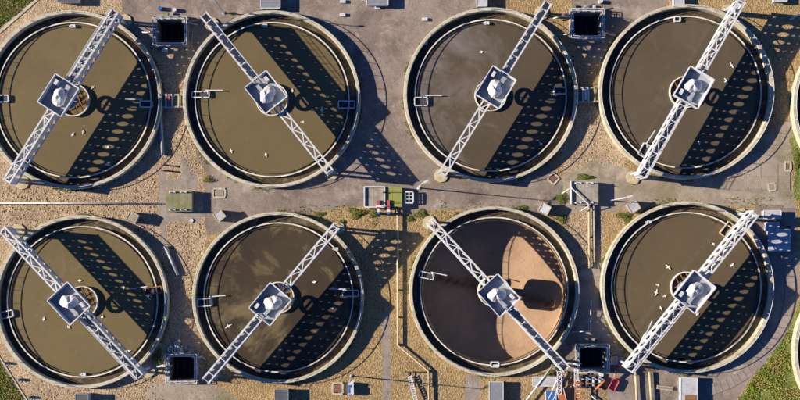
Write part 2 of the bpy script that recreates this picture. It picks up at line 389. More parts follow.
def make_tank(i, cx, cy, rad, label, grp, empty=False, bare=False, wm=None):
    x, y, rw = tank_w[i]; k = rw / RB
    t = thing('settlement_tank', (x, y, 0), 0, label, 'tank', grp); t.scale = (k, k, 1)
    link('wall', wall_me, t); link('weir_wall', weirw_me, t); link('weir_plate', lip_me, t); link('channel_floor', chan_me, t); link('handrail', rail_me, t)
    link('water', water_disc(wm), t) if wm else None
    if bare: return t
    link('scum_baffle', baf_me, t); pass
    sw = link('stilling_well', well_me, t)
    for a in (0.5, 2.0):
        mb = MB()
        for off in (-1.1, 0, 1.1):
            hl = math.sqrt(3.0 ** 2 - off * off) - .02
            ca, sa = math.cos(a), math.sin(a)
            mb.bar((-ca * hl - sa * off, -sa * hl + ca * off, .82 if a < 1 else .96), (ca * hl - sa * off, sa * hl + ca * off, .82 if a < 1 else .96), .14, .14)
        mb.build('well_frame', M['rust'], sw)
    MB().lathe([(.75, -1.5), (.75, 1.0), (.0, 1.0)], 20).build('centre_column', M['rust'], t)
    for (px, py, lx, ly, rz, mt, arm) in SCUM.get(i, []):
        q = P(px, py, .95); lc = ((q.x - x) / k, (q.y - y) / k)
        mb = MB(); frame_box(mb, lc, lx, ly, math.radians(rz), .25, 1.0, .2)
        b = mb.build('scum_box', M[mt], t)
        mb = MB(); mb.box((lc[0], lc[1], .50), (lx - .2, ly - .2, .1), math.radians(rz)); mb.build('box_floor', M['dark'], b)
        if arm:
            sgn = 1 if lc[0] < 0 else -1; d = Vector((math.cos(math.radians(rz)), math.sin(math.radians(rz)), 0)) * sgn
            st = Vector((lc[0], lc[1], .98)) + d * (lx * .3) + Vector((0, ly * .75, 0))
            if i == 3: d = Vector((.55, .83, 0)); st = Vector((lc[0] + .3, lc[1] + 1.2, .98))
            if i == 7: d = Vector((.42, .9, 0)); st = Vector((lc[0] - .2, lc[1] + .6, .98))
            mb = MB(); mb.bar(st, st + d * 3.4, .2, .16); mb.bar(st + d * .4, st + d * .4 - Vector((0, ly * .7, 0)), .14, .14); mb.build('skimmer_arm', M['white'], t)
    if i in TOPB:
        q = P(*TOPB[i], .9); lc = ((q.x - x) / k, (q.y - y) / k)
        mb = MB(); mb.box((lc[0], lc[1], .75), (.9, .6, .5)); mb.box((lc[0] - .5, lc[1], .9), (.5, .25, .35)); mb.build('level_sensor', M['white'], t)
    if empty:
        prof = [(15.07, -4.35), (12, -5.0), (7, -6.2), (2.5, -7.3), (.0, -7.4)]
        MB().lathe([(15.07, -.25), (15.07, -4.35)], 128).build('basin_wall', M['sludge'], t, fix=True)
        MB().lathe(prof, 128).build('basin_floor', M['sludge'], t, smooth=True)
        MB().lathe([(.8, -7.4), (.8, -1.5)], 20).build('centre_column', M['rust'], t)
        for sg in (0, PI):
            ang = math.radians(-13) + sg; ca, sa = math.cos(ang), math.sin(ang); mb = MB()
            def R(u, v, z): return (u * ca - v * sa, u * sa + v * ca, z)
            for v in (-.55, .55): mb.bar(R(.8, v, -5.6), R(13.6, v, -3.7), .14, .16); mb.bar(R(.8, v, -6.6), R(13.6, v, -4.3), .12, .12)
            for q in range(10):
                u0 = .9 + q * 1.27; u1 = u0 + 1.27; z0 = -5.6 + 1.9 * (u0 - .8) / 12.8; z1 = -5.6 + 1.9 * (u1 - .8) / 12.8
                mb.bar(R(u0, -.55 if q % 2 else .55, z0), R(u1, .55 if q % 2 else -.55, z1), .1, .1); mb.bar(R(u1, -.55, z1), R(u1, .55, z1), .1, .1)
            mb.build('scraper_arm', M['rust'], t)
            mb = MB()
            for q in range(7):
                u = 1.8 + q * 1.8; z = -7.2 + 2.6 * (u / 13.6); mb.bar(R(u - .6, -.8, z), R(u + .6, .8, z), .08, .5)
            mb.build('scraper_blades', M['rust'], t)
    return t
for i, (cx, cy, r) in enumerate(TANKS):
    if i == 6: make_tank(i, cx, cy, r, 'drained round settlement tank showing its orange brown sludge floor', 'round settlement tanks', empty=True)
    else: make_tank(i, cx, cy, r, f'round settlement tank of {WCOL[i]} water {NAMES[i]}', 'round settlement tanks', wm=WM[i])
make_tank(8, *EDGE[0], 'cut off tank rim at the right picture edge beside the upper row', 'tanks cut off by the picture edge', bare=True, wm=WM[4])
make_tank(9, *EDGE[1], 'cut off tank rim at the right picture edge above the rough grass', 'tanks cut off by the picture edge', bare=True, wm=WM[4])

# ---------------------------------------------------------------- bridges
ZT, ZB = 7.9, 4.5; SEP = 1.36; PW = 1.80
BR = [  # walkway end, truss end
    ((115, 11), (6.5, 181.5)), ((202, 12.5), (331.5, 174)), ((549, 1), (441.3, 175.5)), ((642, 176), (742, 1)),
    ((141, 378), (1, 228)), ((204, 383), (338, 224)), ((566, 369), (430, 221)), ((630, 369), (755, 214))]
HL = 19.5
def plate(x0, x1, phase, t=.09):
    mb = MB(); D = ZT - ZB
    def cell(xa, xb, za, zb, a, b, cx, cz):
        angs = [2 * PI * k / 14 for k in range(14)] + [math.atan2(z - cz, x - cx) % (2 * PI) for x in (xa, xb) for z in (za, zb)]
        angs = sorted(set(round(q, 5) for q in angs)); n = len(angs); hole = []; out = []
        for q in angs:
            c, s_ = math.cos(q), math.sin(q); rr = 1 / math.sqrt((c / a) ** 2 + (s_ / b) ** 2); hole.append((cx + rr * c, cz + rr * s_))
            tx = ((xb - cx) / c if c > 0 else (xa - cx) / c) if abs(c) > 1e-9 else 1e9
            tz = ((zb - cz) / s_ if s_ > 0 else (za - cz) / s_) if abs(s_) > 1e-9 else 1e9
            r = min(tx, tz); out.append((cx + r * c, cz + r * s_))
        vs = []
        for yy in (-t / 2, t / 2):
            vs += [(p[0], yy, p[1]) for p in hole] + [(p[0], yy, p[1]) for p in out]
        fs = []
        for k in range(n):
            j = (k + 1) % n
            fs.append((k, n + k, n + j, j)); fs.append((2 * n + k, 2 * n + j, 3 * n + j, 3 * n + k)); fs.append((k, j, 2 * n + j, 2 * n + k))
        mb.add(vs, fs)
    start = x0 + (phase % PW); z1, z2 = ZB + .72, ZT - .72
    k = 0
    while start + (k + 1) * PW <= x1 + 1e-6:
        xa = start + k * PW; xb = xa + PW; cx = (xa + xb) / 2
        cell(xa, xb, ZB, z1, .16, .16, cx, ZB + .36); cell(xa, xb, z1, z2, .58, .96, cx, (z1 + z2) / 2); cell(xa, xb, z2, ZT, .16, .16, cx, ZT - .36); k += 1
    for xa, xb in ((x0, start), (start + k * PW, x1)):
        if xb - xa > .02: mb.box(((xa + xb) / 2, 0, (ZB + ZT) / 2), (xb - xa, t, D))
    return mb
chord_me = MB().box((0, 0, 0), (2 * HL, .30, .14)).mesh('chord', M['white'])
end_me = MB().box((0, 0, 0), (.12, SEP - .1, ZT - ZB)).mesh('end_plate', M['white'])
diag_len = math.hypot(PW, SEP - .3)
diag_me = MB().box((0, 0, 0), (diag_len, .19, .12)).mesh('diagonal_brace', M['white'])
thin_me = MB().box((0, 0, 0), (diag_len, .11, .08)).mesh('diagonal_brace', M['white'])
tie_me = MB().box((0, 0, 0), (.20, SEP - .31, .12)).mesh('cross_tie', M['white'])
leg_me = MB().box((0, 0, ZB / 2 - .1), (.38, .38, ZB - .2)).mesh('leg', M['white'])
foot_me = MB().prism([(1.45 * math.cos(PI / 8 + a * PI / 4), 1.45 * math.sin(PI / 8 + a * PI / 4)) for a in range(8)], -.2, .28).mesh('footing', M['cream'])
hr = MB()
for yy in (-SEP / 2 - .12, SEP / 2 + .12):
    hr.bar((3.3, yy, ZT + 1.05), (HL - .1, yy, ZT + 1.05), .07, .07); hr.bar((3.3, yy, ZT + .55), (HL - .1, yy, ZT + .55), .05, .05)
    for k in range(10): hr.box((3.35 + k * (HL - 3.5) / 9, yy, ZT + .57), (.06, .06, 1.0))
bhr_me = hr.mesh('handrail', M['white'])
dk = MB().box(((HL + 2.6) / 2, 0, ZT - 1.15), (HL - 2.6, SEP - .12, .08)); bdeck_me = dk.mesh('walkway_deck', M['deck'])
PX, PY = 3.15, 2.6   # platform half sizes
plat_me = MB().box((0, 0, ZT + .13), (2 * PX, 2 * PY, .10)).mesh('platform_deck', M['pale_steel'])
pl_me = MB().box((0, 0, ZT + .83), (2 * PX, .08, 1.3)).mesh('parapet', M['white'])
ps_me = MB().box((0, 0, ZT + .83), (.08, 2 * PY - .12, 1.3)).mesh('parapet', M['white'])
pe_me = MB().box((0, 0, ZT + .83), (.08, PY - .85, 1.3)).mesh('parapet', M['white'])
cap = MB(); frame_box(cap, (0, 0), 2 * PX + .1, 2 * PY + .1, 0, ZT + 1.48, ZT + 1.56, .17); cap_me = cap.mesh('parapet_cap', M['white'])
rnd = random.Random(3)
dm = MB().lathe([(1.45, .0), (1.55, .25), (1.5, .6), (1.3, .95), (.98, 1.25), (.62, 1.5), (.3, 1.66), (0, 1.7)], 18)
def lump(x, y, z):
    a = math.atan2(y, x); k = 1 + .13 * math.sin(2 * a + .7) + .08 * math.sin(5 * a + 2 * z) + rnd.uniform(-.05, .05)
    return (x * k * 1.08 + .22 * z, y * k * .95, z * (1 + .12 * math.sin(3 * a)) + ZT + .19)
dm.v = [lump(*q) for q in dm.v]
dome_me = dm.mesh('drive_cover', M['tarp'])
cab_me = MB().box((0, 0, ZT + .9), (1.0, .6, 1.35)).mesh('control_box', M['white'])
mot = MB().box((0, 0, ZT + .55), (1.5, .7, .7)); mot.box((.9, 0, ZT + .75), (.5, .9, .35)); mot_me = mot.mesh('gear_motor', M['pale_steel'])
ring = MB().lathe([(1.85, 3.5), (1.85, 3.7), (1.15, 3.7), (1.15, 3.5)], 36, closed=True); ring.bar((-1.15, 0, 3.6), (1.15, 0, 3.6), .22, .2)
for a in range(3): ring.tube([(1.5 * math.cos(a * 2.094), 1.5 * math.sin(a * 2.094), 3.7), (1.5 * math.cos(a * 2.094), 1.5 * math.sin(a * 2.094), ZT)], .12, 8)
ring_me = ring.mesh('slewing_ring', M['pale_steel'])
BW = ['spanning the top left tank', 'spanning the plain olive tank, second in the upper row', 'spanning the grey scum tank, third in the upper row', 'spanning the right end tank of the upper row',
      'spanning the left end tank of the lower row', 'spanning the blackish tank, second in the lower row', 'spanning the drained tank', 'spanning the right end tank of the lower row']
for i, (a, b) in enumerate(BR):
    A = P(*a, ZT); B = P(*b, ZT); mid = (A + B) / 2; d = A - B; rz = math.atan2(d.y, d.x)
    t = thing('access_bridge', (mid.x, mid.y, 0), rz, 'white perforated girder bridge ' + BW[i], 'bridge', 'bridges over the settlement tanks')
    ls = Matrix.Rotation(-rz, 3, 'Z') @ SH           # sun's ground direction in bridge space
    lead = 1 if ls.y > 0 else -1                     # side that shades the other
    shift = SEP * ls.x / abs(ls.y)
    for sy in (-1, 1):
        ph = shift if sy == lead else 0.0
        o = plate(-HL + .02, HL - .02, ph).build('side_plate', M['white'], t); o.location = (0, sy * SEP / 2, 0)
        for zz in (ZT + .02, ZB): link('chord', chord_me, t, (0, sy * SEP / 2, zz + .03))
    for sx in (-1, 1):
        link('end_plate', end_me, t, (sx * (HL - .12), 0, (ZT + ZB) / 2))
        for sy in (-1, 1): link('leg', leg_me, t, (sx * (HL - .7), sy * .62, .15))
        link('footing', foot_me, t, (sx * (HL - .4), 0, 0), 0)
    n = 9; x0 = -HL + .3; step = (HL - .3 - PX - .1) / n
    for k in range(n):
        xa = x0 + k * step; sgn = 1 if k % 2 else -1
        link('diagonal_brace', diag_me, t, (xa + step / 2, 0, ZT + .05), sgn * math.atan2(SEP - .3, PW))
        if k % 2 == 0: link('cross_tie', tie_me, t, (xa, 0, ZT + .06))
    for k in range(5): link('cross_tie', tie_me, t, (PX + .6 + k * 3.5, 0, ZT + .06))
    if i in (0, 3, 4, 7):
        for k in range(n): link('diagonal_brace', thin_me, t, (PX + .1 + (k + .5) * step, 0, ZT + .03), (1 if k % 2 else -1) * math.atan2(SEP - .3, PW))
    link('walkway_deck', bdeck_me, t); link('handrail', bhr_me, t)
    pf = link('platform_deck', plat_me, t)
    link('parapet', pl_me, pf, (0, PY - .05, 0)); link('parapet', pl_me, pf, (0, -PY + .05, 0)); link('parapet', ps_me, pf, (-PX + .05, 0, 0))
    for sy in (-1, 1): link('parapet', pe_me, pf, (PX - .05, sy * (PY + .85) / 2 - sy * .03, 0))
    link('parapet_cap', cap_me, pf)
    q = rnd.uniform(-.25, .25)
    link('drive_cover', dome_me, t, (-.25 + q, .1 * (i % 3 - 1), 0), i * 1.7)
    link('control_box', cab_me, t, (1.9, -1.7 if i % 2 else 1.7, 0)); link('gear_motor', mot_me, t, (1.45, .5 if i % 2 else -.5, 0))
    link('slewing_ring', ring_me, t)

# ---------------------------------------------------------------- square pits between the tanks
CL = ['beside the top left tank', 'at the top between the two right hand tanks', 'at the bottom left near the ring handwheels', 'at the bottom right beside the machinery']
for i, (x0, y0, x1, y1) in enumerate(CHAM):
    a = P(x0, y1); b = P(x1, y0); cx, cy = (a.x + b.x) / 2, (a.y + b.y) / 2; lx, ly = b.x - a.x, b.y - a.y
    t = thing('sludge_chamber', (cx, cy, 0), 0, 'dark square open pit with pale railing ' + CL[i], 'pit', 'square pits between the tanks')
    T = .75; zt = .75
    for dx, dy, sx, sy in ((0, ly / 2 - T / 2, lx, T), (0, -ly / 2 + T / 2, lx, T), (lx / 2 - T / 2, 0, T, ly - 2 * T), (-lx / 2 + T / 2, 0, T, ly - 2 * T)):
        MB().box((dx, dy, (zt - 5) / 2), (sx, sy, zt + 5)).build('wall', M['concrete'], t)
    MB().box((0, 0, -4.6), (lx - 2 * T, ly - 2 * T, .2)).build('pit_floor', M['dark'], t)
    for k in range(3): MB().tube([(-lx / 2 + T + .8 + k * 1.35, -ly / 2 + T, -2.8 - .3 * k), (-lx / 2 + T + .8 + k * 1.35, ly / 2 - T, -2.8 - .3 * k)], .28, 10).build('pipe', M['dark'], t, True)
    for ex in (.18, T - .15):
        mb = MB(); ax, ay = lx / 2 - ex, ly / 2 - ex
        for zz in (zt + .55, zt + 1.05):
            mb.bar((-ax, -ay, zz), (ax, -ay, zz), .09, .09); mb.bar((ax, -ay, zz), (ax, ay, zz), .09, .09); mb.bar((ax, ay, zz), (-ax, ay, zz), .09, .09); mb.bar((-ax, ay, zz), (-ax, -ay, zz), .09, .09)
        for k in range(5):
            f = -1 + k / 2
            for q in ((f * ax, -ay), (f * ax, ay), (-ax, f * ay), (ax, f * ay)): mb.box((q[0], q[1], zt + .5), (.09, .09, 1.0))
        mb.build('railing', M['white'], t)
    rr = random.Random(i)
    for k in range(3):
        y_ = rr.uniform(-.4, .4) * ly; e = -1 if k % 2 else 1; r_ = rr.uniform(.10, .2)
        MB().tube([(e * (lx / 2 - T - .3), y_, -1.), (e * (lx / 2 - T - .3), y_, zt + .35), (e * (lx / 2 + .5), y_, zt + .35), (e * (lx / 2 + .5), y_ + .1, .3), (e * (lx / 2 + rr.uniform(1.3, 2.4)), y_ + rr.uniform(-.6, .6), .3)], r_, 8).build('inlet_pipe', M[('pale_steel', 'white', 'rust')[k]], t, True)
        MB().box((rr.uniform(-.4, .4) * lx, (ly / 2 + .5) * (1 if i % 3 else (-1) ** k), .3), (rr.uniform(.5, 1.2), rr.uniform(.4, .7), .6), rr.uniform(-.2, .2)).build('valve_box', M[('concrete', 'white', 'moss')[k]], t)
    for k in range(4):
        s_ = -1 if k % 2 else 1
        MB().box((s_ * (lx / 2 - .4), rr.uniform(-.7, .7) * ly / 2, zt + .35), (.45, .7, .7)).build('valve_box', M['white' if k % 3 else 'pale_steel'], t)

# ---------------------------------------------------------------- kiosks, cabinets, chambers
def kiosk(name, x0, y0, x1, y1, h, roof, label, cat='kiosk', grp='flat roofed kiosks', body='white', rz=0., patch=None, ribs=0):
    a = P(x0, y1, h); b = P(x1, y0, h); lx, ly = b.x - a.x, b.y - a.y
    t = thing(name, ((a.x + b.x) / 2, (a.y + b.y) / 2, 0), rz, label, cat, grp)
    MB().box((0, 0, h / 2 - .06), (lx - .16, ly - .16, h - .12)).build('body', M[body], t)
    rf = MB().box((0, 0, h - .06), (lx, ly, .12)).build('roof', M[roof], t)
    mb = MB(); frame_box(mb, (0, 0), lx + .06, ly + .06, 0, h - .15, h + .05, .13); mb.build('roof_edge', M['white' if roof != 'roof_dark' else 'roof'], rf)
    for k in range(ribs): MB().box((0, -ly / 2 + (k + 1) * ly / (ribs + 1), h + .03), (lx - .3, .07, .06)).build('roof_seam', M[roof], rf)
    d = MB().box((-lx / 2 + .05, 0, h * .48), (.08, min(.9, ly * .5), h * .8)).build('door', M['pale_steel'], t)
    MB().box((-lx / 2 - .01, min(.3, ly * .18), h * .5), (.06, .06, .2)).build('handle', M['dark'], d)
    if patch:
        px0, py0, px1, py1, pm = patch; pa = P(px0, py1, h); pb = P(px1, py0, h)
        MB().box(((pa.x + pb.x) / 2 - t.location.x, (pa.y + pb.y) / 2 - t.location.y, h + .05), (pb.x - pa.x, pb.y - pa.y, .10)).build('roof_panel', M[pm], rf)
    return t
kiosk('equipment_kiosk', 261, -14, 280, 8, 1.7, 'roof', 'grey roofed kiosk cut off at the top edge above the plain olive tank', ribs=3)
kiosk('equipment_kiosk', 275, 389.5, 288, 412, 1.9, 'roof_dark', 'dark slatted roof kiosk at the bottom below the blackish tank', ribs=5)
kiosk('equipment_kiosk', 75.5, 394, 88, 415, 2.2, 'roof_dark', 'dark roofed kiosk at the bottom below the left end tank', ribs=4)
kiosk('equipment_kiosk', 489.5, 382, 503, 410, 1.7, 'roof', 'white edged grey kiosk at the bottom below the drained tank', ribs=3)
kiosk('equipment_kiosk', 681, 378, 697, 412, 1.7, 'roof_pale', 'pale kiosk with a brown roof panel at the bottom right', patch=(685, 395, 696, 409, 'wood'))
kiosk('equipment_kiosk', 58, -12, 79, 2, 1.7, 'roof_dark', 'dark kiosk cut off at the top edge above the top left tank')
kiosk('equipment_kiosk', 477, -14, 487, 6, 1.8, 'roof_pale', 'narrow white kiosk at the top edge above the grey scum tank')
kiosk('equipment_kiosk', 674, -14, 684, 5, 1.5, 'roof_pale', 'white kiosk at the top edge above the right end tank')
kiosk('equipment_kiosk', 367, -12, 388, 5, 1.5, 'roof', 'blue grey roofed kiosk at the top edge beside the asphalt')
kiosk('equipment_kiosk', 774, -10, 787, 1.5, 1.3, 'roof_pale', 'small pale kiosk at the top right corner on the sandy ground')
def cabinet(px, py, size, rz, label, roof='roof_pale'):
    h = 1.9; q = P(px, py, h); t = thing('control_cabinet', (q.x, q.y, 0), math.radians(rz), label, 'cabinet', 'tilted concrete cabinets beside the tanks')
    MB().box((0, 0, h / 2), (size, size, h)).build('body', M['concrete'], t)
    rf = MB().prism([(-size / 2 - .1, -size / 2 - .1), (size / 2 + .1, -size / 2 - .1), (size / 2 + .1, size / 2 + .1), (-size / 2 - .1, size / 2 + .1)], h, h + .14).build('roof', M[roof], t)
    mb = MB(); frame_box(mb, (0, 0), size + .2, size + .2, 0, h + .13, h + .22, .16); mb.build('roof_edge', M['cream'], rf)
    MB().box((0, size / 2 + .02, h * .48), (size * .55, .06, h * .8)).build('door', M['pale_steel'], t)
cabinet(132.5, 217.5, 1.7, 62, 'tilted stone grey cabinet above the left end lower tank', 'concrete')
cabinet(219.5, 215.5, 1.6, 38, 'tilted pale grey cabinet at the upper left of the blackish tank')
cabinet(544.5, 209, 1.7, 62, 'tilted cabinet with white top at the upper right of the drained tank', 'white')
cabinet(633.5, 206.5, 1.8, 33, 'tilted cabinet with pale frame beside the lamp post and moss')
def chamber(x0, y0, x1, y1, h, top, label, split=None, rail=True):
    a = P(x0, y1, h); b = P(x1, y0, h); lx, ly = b.x - a.x, b.y - a.y
    t = thing('valve_chamber', ((a.x + b.x) / 2, (a.y + b.y) / 2, 0), 0, label, 'chamber', 'raised concrete valve chambers')
    MB().box((0, 0, h / 2 - .08), (lx - .1, ly - .1, h - .16)).build('body', M['concrete'], t)
    n = 4
    for k in range(n):
        m = top if not split or (k + .5) / n > split else 'concrete'
        MB().box((-lx / 2 + (k + .5) * lx / n, 0, h - .09), (lx / n - .03, ly, .18)).build('cover_slab', M[m], t)
    if rail:
        for sy in (-1, 1):
            mb = MB(); yy = sy * (ly / 2 - .35)
            for xx in (-lx * .25, lx * .18):
                mb.box((xx, yy, h + .12), (1.3, .34, .24)); mb.box((xx - .5, yy, h + .42), (.2, .2, .5)); mb.box((xx + .5, yy, h + .42), (.2, .2, .5))
            mb.build('valve_spindles', M['rail'], t)
    return t
chamber(166, 190.5, 192, 211.5, 1.7, 'moss', 'mossy grey valve chamber at the end of the long white pipe')
t = chamber(364.5, 187, 402, 207, 1.6, 'moss_bright', 'valve chamber half covered in bright green moss in the centre', split=.5, rail=False)
mb = MB(); frame_box(mb, (-1.75, 0), 4.0, 4.0, 0, 1.6, 1.95, .26); mb.build('white_curb', M['white'], t)
mb = MB()
for yy in (-1.2, .9): mb.bar((-.2, yy, 1.75), (3.6, yy, 1.75), .1, .12); mb.box((.1, yy, 1.9), (.3, .3, .5))
mb.build('guide_rails', M['dark'], t)
chamber(571, 181.5, 598.5, 204.5, 1.7, 'concrete', 'bare concrete valve chamber under the white pipe frame')

# boxes by the right end tank
for k, (x0, y0, x1, y1, h, rf, lb) in enumerate([(764, 210.5, 781, 218.5, 1.6, 'roof_pale', 'long pale box beyond the bridge end at the right, upper one'),
        (766, 222.5, 779, 231, 1.3, 'roof_pale', 'shorter pale box beyond the bridge end at the right, lower one'),
        (769, 229.5, 790, 251, 1.4, 'roof_pale', 'square box striped by girder shadow at the right end of the lower row')]):
    kiosk('storage_box', x0, y0, x1, y1, h, rf, lb, 'box', 'boxes by the bridge end', ribs=2)

# flumes joining neighbouring tanks
def flume(x0, y0, x1, y1, label, h=1.35):
    a = P(x0, y1, h); b = P(x1, y0, h); lx, ly = b.x - a.x, b.y - a.y
    t = thing('connecting_flume', ((a.x + b.x) / 2, (a.y + b.y) / 2, 0), 0, label, 'flume', 'flumes between neighbouring tanks')
    for sy in (-1, 1): MB().box((0, sy * (ly / 2 - .15), h / 2), (lx, .3, h)).build('wall', M['concrete'], t)
    MB().box((0, 0, h / 2 - .15), (lx - .05, ly - .6, h - .3)).build('channel', M['moss'], t)
    for xx in (-lx * .28, -.1, lx * .26): MB().box((xx, 0, h + .04), (.28, ly + .05, .1)).build('crossbar', M['white' if xx < 0 else 'cream'], t)
    MB().box((-lx * .15, 0, h + .1), (.5, ly * .7, .3)).build('gate', M['red' if x0 < 300 else 'white'], t)
flume(161, 94, 184, 107.5, 'concrete flume with reddish gate between the two upper left tanks')
flume(578, 87, 600, 102, 'concrete flume with pale gate between the two upper right tanks')

# ---------------------------------------------------------------- pipes, paths, kerbs
def pipe(pts, r, mat, label, sup=True, grp='pipes across the site'):
    w_ = [P(a, b, c) for a, b, c in pts]
    t = thing('pipe', (w_[0].x, w_[0].y, 0), 0, label, 'pipe', grp); o = Vector((w_[0].x, w_[0].y, 0))
    MB().tube([q - o for q in w_], r, 10).build('tube', M[mat], t, True)
    if sup:
        for a, b in zip(w_, w_[1:]):
            n = max(1, int((b - a).length / 5))
            for k in range(n + 1):
                q = a.lerp(b, (k + .02) / (n + .04)) - o
                if q.z > .2: MB().box((q.x, q.y, (q.z - r) / 2), (.35, .35, max(.05, q.z - r))).build('support', M['concrete'], t)
    return t
pipe([(-20, 203, .6), (168, 203.5, .6)], .14, 'white', 'long thin white pipe running across the gravel to the mossy chamber')
pipe([(397.5, 208, .7), (397.8, 345, .7), (428.5, 371, .7), (429.2, 420, .7)], .2, 'cream', 'pale pipe running down between the lower middle tanks with a bend')
pipe([(589, 206, .6), (589.5, 268, .6)], .22, 'cream', 'pale pipe running down the gravel left of the right end lower tank')
pipe([(594, 206, .5), (594.5, 262, .5)], .18, 'concrete', 'grey pipe beside the pale pipe on the gravel')
pipe([(562, 193.5, 1.2), (571, 187.5, 2.2), (589.5, 205, 2.2), (581, 211, 1.2)], .13, 'white', 'bent white pipe over the bare concrete chamber', False)
pipe([(571, 181, 2.0), (571.5, 204, 2.0)], .18, 'white', 'straight white pipe along the edge of the bare concrete chamber', False)
pipe([(553, 365, 1.0), (525, 402, 1.0)], .16, 'white', 'slanting white pipe at the bottom below the drained tank bridge')
pipe([(561, 372, .9), (547, 402, .9)], .13, 'rail', 'thin grey pipe beside the slanting white pipe, left one', False)
pipe([(567, 372, .9), (552, 402, .9)], .13, 'rail', 'thin grey pipe beside the slanting white pipe, right one', False)
pipe([(572, 332, .5), (590.5, 331, .5), (591, 300, .5)], .14, 'white', 'thin white angled pipe in the shade above the bottom right pit', False)
pipe([(160, 110, .5), (163, 155, .5)], .35, 'pale_steel', 'thick grey pipe in the shade between the upper left tanks', False)
pipe([(165, 246, .5), (178, 275, .5)], .3, 'pale_steel', 'thick grey pipe in the shade between the lower left tanks', False)
pipe([(635.5, 372, .7), (637, 402, .7)], .25, 'cream', 'pale pipe down from the lower right bridge end, left one', False)
pipe([(649.5, 372, .7), (651.5, 402, .7)], .25, 'cream', 'pale pipe down from the lower right bridge end, right one', False)
pipe([(553, 18.5, 1.1), (595, 4, 1.9)], .12, 'white', 'slanting white pipe crossing the top right pit', False)
pipe([(790, 19.5, 1.), (806, 11, 1.)], .16, 'white', 'short white bar on the sandy ground at the top right edge', False)

def kerb(pts, wd, ht, mat='path'):
    mb = MB()
    for a, b in zip(pts, pts[1:]):
        pa, pb = P(*a), P(*b); mb.bar((pa.x, pa.y, ht / 2 - .02), (pb.x, pb.y, ht / 2 - .02), wd, ht)
    return tag(mb.build('kerb', M[mat]), kind='structure')
kerb([(-30, 57), (0, 32), (38, -1), (60, -20)], .5, .14, 'wall')
kerb([(-30, 313), (0, 357.5), (28, 402), (40, 421)], .22, .14, 'wall')
for k, (px, py) in enumerate([(7, 363), (20.5, 379.5), (31, 397)]):
    q = P(px, py); t = thing('bollard', (q.x, q.y, 0), .9, 'short dark bollard along the kerb by the lower left grass, ' + ['top one', 'middle one', 'bottom one'][k], 'bollard', 'bollards along the kerb')
    MB().lathe([(.28, 0), (.28, .8), (.2, .9), (0, .92)], 12).build('post', M['dark'], t, True); MB().lathe([(.30, .6), (.30, .72)], 12).build('band', M['white'], t)
    MB().box((0, 0, .04), (.9, .9, .1)).build('base', M['concrete'], t)

# curved paving right of the last tank
x8, y8, r8 = tank_w[7]
pv = tag(MB().lathe([(r8 + 2.9, .02), (r8 + 5.1, .02)], 64, (x8, y8, 0), a0=math.radians(-78), a1=math.radians(18)).build('curved_path', M['path']), kind='structure')
rr = random.Random(5)
for k in range(26):
    a0 = math.radians(-77 + k * 3.62); a1 = a0 + math.radians(3.4); z = .06 + rr.uniform(0, .03)
    mb = MB(); ri, ro = r8 + 2.95, r8 + 5.05
    mb.prism([(x8 + ri * math.cos(a0), y8 + ri * math.sin(a0)), (x8 + ro * math.cos(a0), y8 + ro * math.sin(a0)), (x8 + ro * math.cos(a1), y8 + ro * math.sin(a1)), (x8 + ri * math.cos(a1), y8 + ri * math.sin(a1))], .0, z)
    mb.build('paving_slab', M['slab'], pv)
# slabs in the yard below the right end upper tank
yd = tag(MB().box((*P(759, 177)[:2], .012), (12.6, 5.6, .02)).build('slab_base', M['path']), kind='structure')
for r_ in range(2):
    xx = 728.0
    for wd in ([15, 18, 17, 12] if r_ == 0 else [20, 14, 16, 12]):
        if r_ == 0 and xx < 735: xx += wd; continue
        a = P(xx + .4, 164 + r_ * 13 + 12.6); b = P(xx + wd - .3, 164 + r_ * 13); ly = b.y - a.y
        o = MB().box(((a.x + b.x) / 2, (a.y + b.y) / 2, .05), (b.x - a.x, ly, .07 + rr.uniform(0, .03))).build('paving_slab', M['old_concrete'], None); o.parent = yd
        xx += wd

# ---------------------------------------------------------------- lamp posts
def lamp(px, py, label, h=12.6, arms=((-1.0, .35), (1.0, -.35))):
    q = P(px, py); t = thing('lamp_post', (q.x, q.y, 0), 0, label, 'lamp', 'lamp posts')
    MB().tube([(0, 0, 0), (0, 0, h)], .13, 10, .08).build('pole', M['white'], t, True)
    MB().lathe([(.35, 0), (.35, .12), (.22, .2), (0, .2)], 12).build('base', M['pale_steel'], t)
    for ax, ay in arms:
        MB().tube([(0, 0, h - .2), (ax * .6, ay * .6, h + .05), (ax, ay, h + .05)], .07, 8).build('arm', M['white'], t)
        hd = MB().box((ax * 1.25, ay * 1.25, h + .03), (.95, .38, .16), math.atan2(ay, ax)).build('lamp_head', M['white'], t)
lamp(419.2, 188, 'white lamp post right of the central mossy chamber', arms=((.75, .45), (-.35, -.45)))
lamp(611, 200.5, 'white lamp post seen leaning to the right by the tilted cabinet', arms=((.7, .2),))
lamp(224, 13, 'lamp post by the top of the plain olive tank, head out of view', arms=((.9, 0),))
lamp(351.5, 376, 'lamp post beside the small cabinet below the blackish tank', arms=((.5, .4),))
